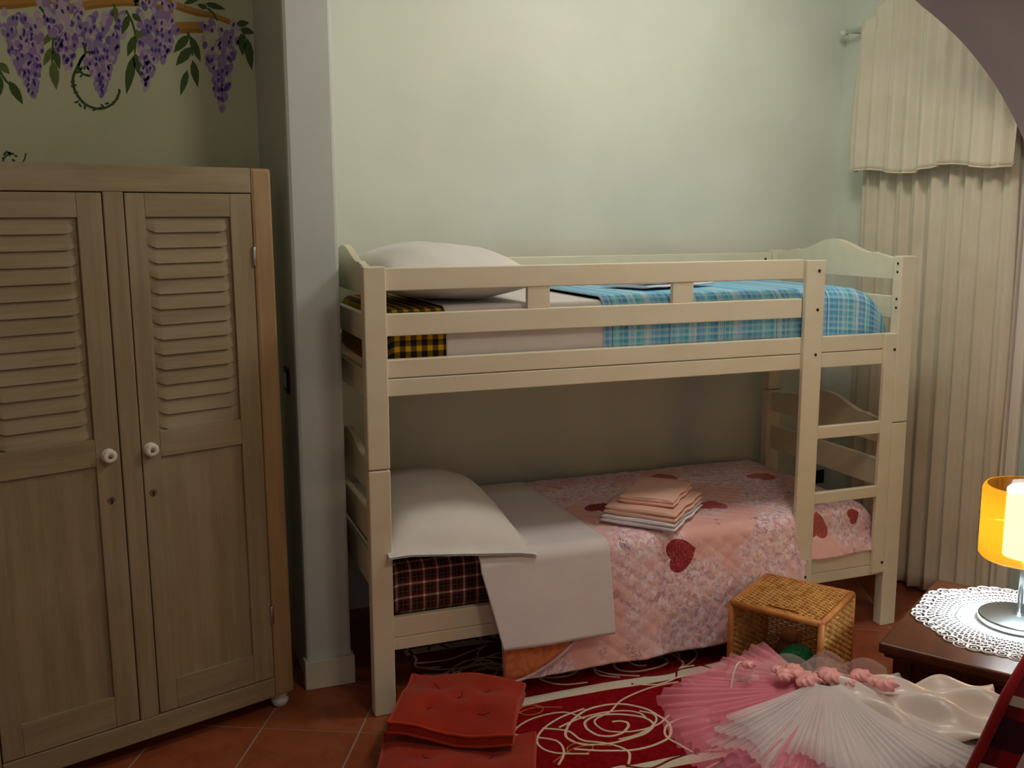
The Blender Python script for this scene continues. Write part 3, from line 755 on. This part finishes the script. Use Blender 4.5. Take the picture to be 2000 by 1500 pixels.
# ------------------------------------------------------------------ floor cushions
def cushion(cx, cy, zc, sx, sy, h, rz, tilt, label, seed):
    root = thing('seat_cushion', label, 'cushion', (cx, cy, zc), 0, 'orange red tufted cushions by the bed post'); root.rotation_euler = (tilt[0], tilt[1], rz)
    tufts = [(-.42,-.42),(.42,-.42),(-.42,.42),(.42,.42),(0,0)]
    def hh(a, b):
        e = max(0,(1-abs(a)**5))**.6*max(0,(1-abs(b)**5))**.6
        d = sum(math.exp(-((a-p)**2+(b-q)**2)/.035) for p, q in tufts)
        return h/2*(.62+.5*e - .42*d + .03*wob(a*1.5, b*1.5, seed))
    def rim(a, b): return .012*math.sin(a*3+seed)*b + .008*math.sin(b*4+seed*2)
    def pos(a, b, s_):
        k = 1-.035*(1-b*b)*(abs(a) > .5)*abs(a)**3
        k2 = 1-.035*(1-a*a)*abs(b)**3
        return (a*sx/2*k, b*sy/2*k2, rim(a,b)+s_*hh(a,b))
    n = 40
    mb = MB()
    mb.grid(lambda u, v: pos(u*2-1, v*2-1, 1), n, n); mb.grid(lambda u, v: pos(u*2-1, v*2-1, -1), n, n)
    per = [(-1+2*i/n, -1) for i in range(n)] + [(1, -1+2*i/n) for i in range(n)] + [(1-2*i/n, 1) for i in range(n)] + [(-1, 1-2*i/n) for i in range(n)]
    top = [pos(a,b,1) for a,b in per]; bot = [pos(a,b,-1) for a,b in per]; m_ = len(per)
    mb.add(top+bot, [(i,(i+1)%m_,(i+1)%m_+m_,i+m_) for i in range(m_)])
    mb.build('cover', 'cushion_red', root, smooth=True)
    for ring in (top, bot): MB().tube(ring, .0042, 6, closed=True).build('piping', 'piping_red', root, smooth=True)
    for p, q in tufts:
        x, y, z = pos(p, q, 1)
        an = 2.4*p+5.1*q+seed; ca, sa = math.cos(an), math.sin(an)
        MB().tube([(x-.010*ca,y-.010*sa,z+.004),(x,y,z+.001),(x+.010*ca,y+.010*sa,z+.004),(x+.022*ca-.008*sa,y+.022*sa+.008*ca,z+.009)], .0010, 5).build('tuft_thread', 'thread_dark', root)
    return root
cushion(.195, -.247, .120, .350, .315, .050, -.48, (.02,.04), 'orange red tufted cushion lying on top of the other, against the bed post', 1)
cushion(.100, -.512, .054, .43, .41, .055, -.36, (.0,-.01), 'lower orange red tufted cushion, partly under the other cushion', 4)

# ------------------------------------------------------------------ wicker basket lying open-side out
BH = .302
bk = thing('wicker_basket', 'square wicker basket lying open side out in front of the ladder', 'basket', (1.094, -.244, .0108), math.atan2(.178, .269))
# local: x goes away along the left side, y goes to the right (negative world), open face is x=0
BX, BY = .322, -.312
R_ = .011
def bar(p, q, r=R_): return MB().tube([p, ((p[0]+q[0])/2,(p[1]+q[1])/2,(p[2]+q[2])/2), q], r, 8).build('frame_bar', 'cane_wrap', bk, smooth=True)
cs = [(R_, -R_), (BX-R_, -R_), (BX-R_, BY+R_), (R_, BY+R_)]
for i in range(4):
    p, q = cs[i], cs[(i+1) % 4]
    for z in (R_, BH-R_): bar((*p, z), (*q, z))
    bar((*p, R_), (*p, BH-R_))
def weave(o0, du, dv, lu, lv, hole=None):
    mb = MB(); o0, du, dv = Vector(o0), Vector(du), Vector(dv); nn = du.cross(dv)
    nu = int(lu/.0165); nv = int(lv/.0092)
    for i in range(nu+1):                                # stakes
        x = lu*i/nu; seg = [(0, lv)]
        if hole and hole[0] < x < hole[1]: seg = [(0, hole[2]), (hole[3], lv)]
        for a, b in seg: mb.tube([o0+du*x+dv*a, o0+du*x+dv*b], .0022, 4, cap=False)
    for j in range(nv+1):                                # woven strands
        y = lv*j/nv; seg = [(0, lu)]
        if hole and hole[2] < y < hole[3]: seg = [(0, hole[0]), (hole[1], lu)]
        for a, b in seg:
            n = max(2, int(round((b-a)/(lu/nu)))); pts = []
            for k in range(n+1):
                x = a+(b-a)*k/n; pts.append(o0+du*x+dv*y+nn*(.0042*(1 if (int(round(x/(lu/nu)))+j) % 2 else -1)))
            mb.tube(pts, .0034, 5, cap=False)
    return mb.build('woven_panel', 'wicker', bk, smooth=True)
i0 = R_*1.6
weave((i0,-i0,BH-R_*.7), (0,-1,0), (1,0,0), -BY-2*i0, BX-2*i0, (.100,.200,.016,.042))      # top
weave((i0,BY+R_*.8,i0), (1,0,0), (0,0,1), BX-2*i0, BH-2*i0)                                   # right side
weave((i0,-R_*.8,i0), (1,0,0), (0,0,1), BX-2*i0, BH-2*i0)                                     # left side
weave((BX-R_*.8,-i0,i0), (0,-1,0), (0,0,1), -BY-2*i0, BH-2*i0)                                # far side
weave((i0,-i0,R_*.7), (0,-1,0), (1,0,0), -BY-2*i0, BX-2*i0)                                   # floor
rimp = [(i0+.018,-i0-.108),(i0+.018,-i0-.192),(i0+.040,-i0-.192),(i0+.040,-i0-.108)]
MB().tube([(a,b,BH-R_*.6) for a,b in rimp], .003, 6, closed=True).build('handle_rim', 'cane_wrap', bk)
# toys in the basket
def ball(mb, c, rx, ry, rz_, mi=0, n=14, mseed=0):
    return mb.grid(lambda u, v: (c[0]+rx*math.sin(PI*v)*math.cos(2*PI*u), c[1]+ry*math.sin(PI*v)*math.sin(2*PI*u), c[2]-rz_*math.cos(PI*v)+.08*rz_*math.sin(5*u*2*PI)*math.sin(PI*v)), n, n//2, mi)
Rb = Matrix.Rotation(math.atan2(.178,.269), 3, 'Z')
def inb(x, y, z): p = Rb @ Vector((x, y, 0)); return (1.094+p.x, -.244+p.y, z)
t = thing('plush_toy', 'green plush toy lying inside the wicker basket', 'toy', inb(.11,-.195,.025))
mb = MB(); ball(mb, (0,0,.075), .070, .055, .072); mb.build('body', 'toy_green', t, smooth=True)
mb = MB(); ball(mb, (-.055,.055,.045), .035, .03, .03); ball(mb, (-.04,-.06,.03), .04, .025, .025); mb.build('paw', 'toy_green', t, smooth=True)
mb = MB(); ball(mb, (-.09,-.03,.02), .022, .02, .02); mb.build('nose', 'toy_orange', t, smooth=True)
t = thing('toy_figure', 'brown and orange toy leaning behind the green plush toy', 'toy', inb(.225,-.125,.025))
mb = MB(); ball(mb, (0,0,.06), .045, .04, .06); mb.build('body', 'toy_brown', t, smooth=True)
mb = MB(); ball(mb, (.0,-.005,.125), .030, .028, .030); mb.build('head', 'toy_orange', t, smooth=True)
t = thing('striped_toy', 'small dark toy with two cream stripes inside the basket', 'toy', inb(.085,-.075,.025))
mb = MB(); ball(mb, (0,0,.035), .035, .035, .035); mb.build('body', 'black_plastic', t, smooth=True)
for zz in (.046, .060):
    rr_ = .0355*math.sqrt(1-((zz-.035)/.036)**2); MB().lathe([(rr_,zz-.004),(rr_+.001,zz),(rr_-.001,zz+.004)], 16, cap=False).build('stripe', 'toy_cream', t, smooth=True)

# ------------------------------------------------------------------ side table with doily and lamp
TZ = .45
tb_ = thing('side_table', 'dark brown wooden side table holding the lamp and lace doily', 'table', (1.101, -.920, 0), math.atan2(.303, .478))
TXL, TYL = .566, -.60
def tp(name, x0, x1, y0, y1, z0, z1, bev=.003): return MB().box(x0, x1, y0, y1, z0, z1).build(name, 'dark_wood', tb_, bevel=bev)
tp('table_top', 0, TXL, TYL, 0, TZ-.028, TZ, .006)
tp('top_moulding', .012, TXL-.012, TYL+.012, -.012, TZ-.040, TZ-.028, .004)
ins = .03
for x in (ins, TXL-ins-.045):
    for y in (-ins-.045, TYL+ins): tp('leg', x, x+.045, y, y+.045, 0, TZ-.040)
tp('apron', ins+.045, TXL-ins-.045, -ins-.03, -ins-.010, TZ-.12, TZ-.040); tp('apron', ins+.045, TXL-ins-.045, TYL+ins+.01, TYL+ins+.03, TZ-.12, TZ-.040)
tp('apron', ins+.010, ins+.03, TYL+ins+.045, -ins-.045, TZ-.12, TZ-.040); tp('apron', TXL-ins-.03, TXL-ins-.01, TYL+ins+.045, -ins-.045, TZ-.12, TZ-.040)
tp('shelf', ins+.02, TXL-ins-.02, TYL+ins+.02, -ins-.02, .12, .14)
LX, LY = 1.530, -.958
do = thing('lace_doily', 'round white crochet doily on the side table', 'doily', (LX, LY, TZ))
RD = .262
def wavy(r, a): return r*(1+.045*math.sin(a*8)*(r/RD)**2)
ct = MB()
ct.grid(lambda u, v: (wavy(.135*v, u*2*PI)*math.cos(u*2*PI), wavy(.135*v, u*2*PI)*math.sin(u*2*PI), .0022), 64, 6); ct.build('centre', 'cotton_lace', do, solid=.0018, fix=True)
net = MB()
def lp(r, a, z=.0018): q = wavy(r, a); return (q*math.cos(a), q*math.sin(a), z)
for r in (.137, .158, .180, .202, .222):
    net.tube([lp(r, 2*PI*k/96) for k in range(96)], .0022, 5, closed=True)
rings_ = (.137, .158, .180, .202, .222)
for j in range(4):
    n = 72
    for k in range(n):
        a0 = 2*PI*k/n; a1 = 2*PI*(k+.5)/n; a2 = 2*PI*(k+1)/n
        net.tube([lp(rings_[j], a0), lp(rings_[j+1], a1), lp(rings_[j], a2)], .0019, 4, cap=False)
net.build('net', 'cotton_lace', do, smooth=True)
bd = MB(); n = 48
for k in range(n):
    ac = 2*PI*(k+.5)/n; R0 = wavy(.240, ac)
    pts = [(R0*math.cos(ac)+.0175*math.cos(t_)*1.05, R0*math.sin(ac)+.0175*math.sin(t_)*1.05, .002+.0015*math.sin(k*1.7)) for t_ in [2*PI*q/10 for q in range(10)]]
    bd.tube(pts, .0024, 5, closed=True)
    pts = [(R0*math.cos(ac)+.008*math.cos(t_), R0*math.sin(ac)+.008*math.sin(t_), .002) for t_ in [2*PI*q/7 for q in range(7)]]
    bd.tube(pts, .0018, 4, closed=True)
bd.build('scallop_border', 'cotton_lace', do, smooth=True)
lamp = thing('table_lamp', 'lit table lamp with amber glass shade and white inner cylinder', 'lamp', (LX, LY, TZ+.005))
MB().lathe([(.090,0),(.100,.001),(.100,.014),(.097,.018),(.012,.020),(.008,.026)], 48).build('base', 'steel', lamp, smooth=True, bevel=.001)
MB().tube([(0,0,.02),(0,0,.262)], .0065, 12).build('stem', 'steel', lamp, smooth=True)
z0, z1 = .178, .372
MB().lathe([(.104,z0),(.111,z0+.008),(.111,z1-.012),(.104,z1),(.100,z1)], 64, cap=False).build('shade', 'amber_glass', lamp, smooth=True, fix=False)
MB().lathe([(.052,z0+.006),(.052,z1-.010),(.046,z1-.004)], 40, cap=False).build('inner_cylinder', 'opal_lit', lamp, smooth=True)
MB().lathe([(.012,.255),(.016,.26),(.016,.292),(.010,.30)], 16).build('bulb_holder', 'white_plastic', lamp, smooth=True)
for k in range(3):
    an = k*2*PI/3+.4; MB().tube([(.01*math.cos(an),.01*math.sin(an),.275),(.104*math.cos(an),.104*math.sin(an),.275)], .002, 6).build('shade_arm', 'steel', lamp)
pl = bpy.data.lights.new('bulb', 'POINT'); pl.energy = 10.0; pl.color = (.66,.88,1.0); pl.shadow_soft_size = .018
po = bpy.data.objects.new('bulb', pl); COL.objects.link(po); po.location = (LX-.016, LY-.016, TZ+.005+.226)

# ------------------------------------------------------------------ armchair (seat in front, back towards the right edge)
CA = math.atan2(-.313, .197)                            # local +x runs from the seat front to the backrest
SZ = .42
ch = thing('armchair', 'tartan upholstered chair with red piping in the right foreground', 'chair', (.922, -.900, 0), CA)
CW = -.60                                               # local y from 0 to CW (towards the camera)
def rb(name, x0, x1, y0, y1, z0, z1, r, mat):
    mb = MB(); mb.box(x0,x1,y0,y1,z0,z1)
    mb.uv = [[(mb.v[i][0], mb.v[i][1]+mb.v[i][2]) for i in f] for f in mb.f]
    o = mb.build(name, mat, ch, smooth=True); b = o.modifiers.new('bevel','BEVEL'); b.width = r; b.segments = 4; return o
rb('seat', 0, .52, CW, 0, SZ-.13, SZ, .03, 'tartan_chair')
rb('seat_frame', .01, .51, CW+.01, -.01, SZ-.20, SZ-.13, .008, 'chair_red')
for x, y in ((.03,-.03), (.03,CW+.03), (.48,-.03), (.48,CW+.03)):
    MB().lathe([(.014,0),(.016,.01),(.022,SZ-.20)], 12, (x, y, 0)).build('leg', 'dark_wood', ch, smooth=True)
BT = .09
def backp(u, v, side):                                    # u across, v up; arched outline with a recline
    hgt = .44*(1 - .28*abs(u*2-1)**3.2)
    y = CW*u; z = SZ-.12 + v*(hgt+.12)
    x = .440 + (z-SZ)*.30 + side*(BT if v < 2 else 0) + .02*math.sin(PI*u)*(1 if side else 1)
    return (x, y, z)
mb = MB(); n = 20
uvb = lambda u, v: (u*.6, v*.56)
mb.grid(lambda u, v: backp(u, v, 0), n, n, uvfn=uvb); mb.grid(lambda u, v: backp(u, v, 1), n, n, uvfn=uvb)
edge = [(0, k/n) for k in range(n)] + [(k/n, 1) for k in range(n)] + [(1, 1-k/n) for k in range(n+1)]
fr = [backp(u, v, 0) for u, v in edge]; bk_ = [backp(u, v, 1) for u, v in edge]; m_ = len(edge)
mb.add(fr+bk_, [(i,i+1,i+1+m_,i+m_) for i in range(m_-1)], 0, [(.35+i*.026, .01) for i in range(m_)]+[(.35+i*.026, .01+BT) for i in range(m_)])
mb.build('backrest', ['tartan_chair','chair_red'], ch, smooth=False)
MB().tube(fr, .009, 8).build('piping', 'chair_red', ch, smooth=True); MB().tube(bk_, .009, 8).build('piping', 'chair_red', ch, smooth=True)

# ------------------------------------------------------------------ tutu dress on the chair
tu = thing('tutu_dress', 'pink and white tulle tutu dress spread on the tartan chair', 'dress', (.725, -1.19, SZ))
def fan(name, mat, a0, a1, r0, r1, zc, zr, pleat, npl, seed, ctr=(0,0), n=220, m_=14, edge=.03):
    rs = random.Random(seed); ph_ = [rs.uniform(-1,1) for _ in range(64)]
    def fn(u, v):
        a = lerp(a0, a1, u); k = int(u*63); f_ = u*63-k; jag = edge*(.6*math.sin(u*31+seed)+.4*lerp(ph_[k], ph_[(k+1)%64], f_))
        r = lerp(r0, r1(a)+jag, v)
        z = lerp(zc, zr, v**.8) + pleat*math.sin(u*npl*2*PI+1.5*math.sin(u*9+seed))*v*(1-.2*v) + .012*math.sin(u*17+seed)*v
        x, y = ctr[0]+r*math.cos(a), ctr[1]+r*math.sin(a)
        return (x, y, z)
    return MB().grid(fn, n, m_, uvfn=lambda u, v: (u*npl*.12, v*.4)).build(name, mat, tu, smooth=True)
rad = math.radians
fan('pink_underskirt', 'tulle_pink', rad(75), rad(265), .04, lambda a: .350+.03*math.sin(a*2)+.02*math.sin(a*7), .086, .024, .006, 34, 1, m_=16, edge=.018)
fan('pink_underskirt', 'tulle_pink', rad(80), rad(255), .04, lambda a: .315+.03*math.sin(a*3), .100, .036, .007, 29, 2, edge=.018)
fan('pink_underskirt', 'tulle_pink', rad(85), rad(250), .04, lambda a: .27+.03*math.sin(a*4), .108, .045, .007, 25, 6, edge=.018)
fan('pink_underskirt', 'tulle_pink', rad(20), rad(110), .03, lambda a: .13+.02*math.sin(a*5), .095, .05, .006, 36, 3)
fan('white_skirt', 'tulle_white', rad(166), rad(318), .03, lambda a: .285+.06*sst(rad(200),rad(260),a), .100, .040, .0030, 48, 4, edge=.016, n=420)
fan('white_skirt', 'tulle_white', rad(170), rad(312), .03, lambda a: .260+.06*sst(rad(200),rad(260),a), .110, .052, .0030, 43, 5, edge=.016, n=420)
fan('white_skirt', 'tulle_white', rad(176), rad(300), .03, lambda a: .235+.06*sst(rad(200),rad(260),a), .118, .064, .0030, 37, 7, edge=.016, n=420)
fan('white_skirt', 'tulle_white', rad(-42), rad(20), .03, lambda a: .27+.03*math.sin(a*4), .095, .03, .004, 20, 9, edge=.016)
def satin(u, v):
    t = u*.36; wv = (v-.5)
    ax, ay = math.cos(rad(-33)), math.sin(rad(-33)); bx, by = -ay, ax
    w2 = .27*(.62+.55*u)
    z = .085 + .022*math.cos(wv*PI) + .016*math.sin(wv*19+u*6)*(.3+u) + .012*math.sin(u*15+wv*8) - .03*u
    return (ax*t+bx*wv*w2+.01, ay*t+by*wv*w2, z)
MB().grid(satin, 50, 40).build('satin_bodice', 'satin', tu, smooth=True, solid=.002)
rs = random.Random(8)
for k in range(16):                                        # ruched rosettes round the waist
    t = k/15; cx = lerp(-.09, .09, t)+rs.uniform(-.03,.03); cy = lerp(.10,-.02, t)+rs.uniform(-.045,.035); r = rs.uniform(.013,.026)
    MB().grid(lambda u, v: (cx+r*math.sin(PI*v)*math.cos(2*PI*u)*(1+.22*math.sin(u*2*PI*5+v*9)), cy+r*math.sin(PI*v)*math.sin(2*PI*u)*(1+.22*math.sin(u*2*PI*5+v*9)), .112-r*.55*math.cos(PI*v)), 26, 12).build('rosette', 'satin_pink', tu, smooth=True)
def bow(c, ang, l, w_, h, name='ruffle'):
    ca, sa = math.cos(ang), math.sin(ang)
    def fn(u, v):
        t = (u-.5)*l; z = h*math.sin(PI*u)+.004*math.sin(v*9); s_ = (v-.5)*w_
        return (c[0]+t*ca-s_*sa*.6, c[1]+t*sa+s_*ca*.6, c[2]+z+s_*.5)
    MB().grid(fn, 16, 6).build(name, 'tulle_bow', tu, smooth=True)
for c, an, l, w_, h in (((-.085,.15,.055),-.4,.11,.07,.030), ((.01,.145,.06),-.5,.11,.07,.026), ((.10,.12,.055),-.6,.09,.08,.030), ((.175,.08,.05),-.5,.10,.08,.022), ((.06,.09,.075),-.3,.10,.06,.022), ((-.03,.12,.07),-.9,.10,.06,.02)): bow(c, an, l, w_, h)
MB().tube([(-.165+.09*t, .115+.05*math.sin(t*2), .05+.055*math.sin(t*2.6)) for t in [q/14 for q in range(15)]], .0025, 5).build('ribbon', 'satin', tu, smooth=True)
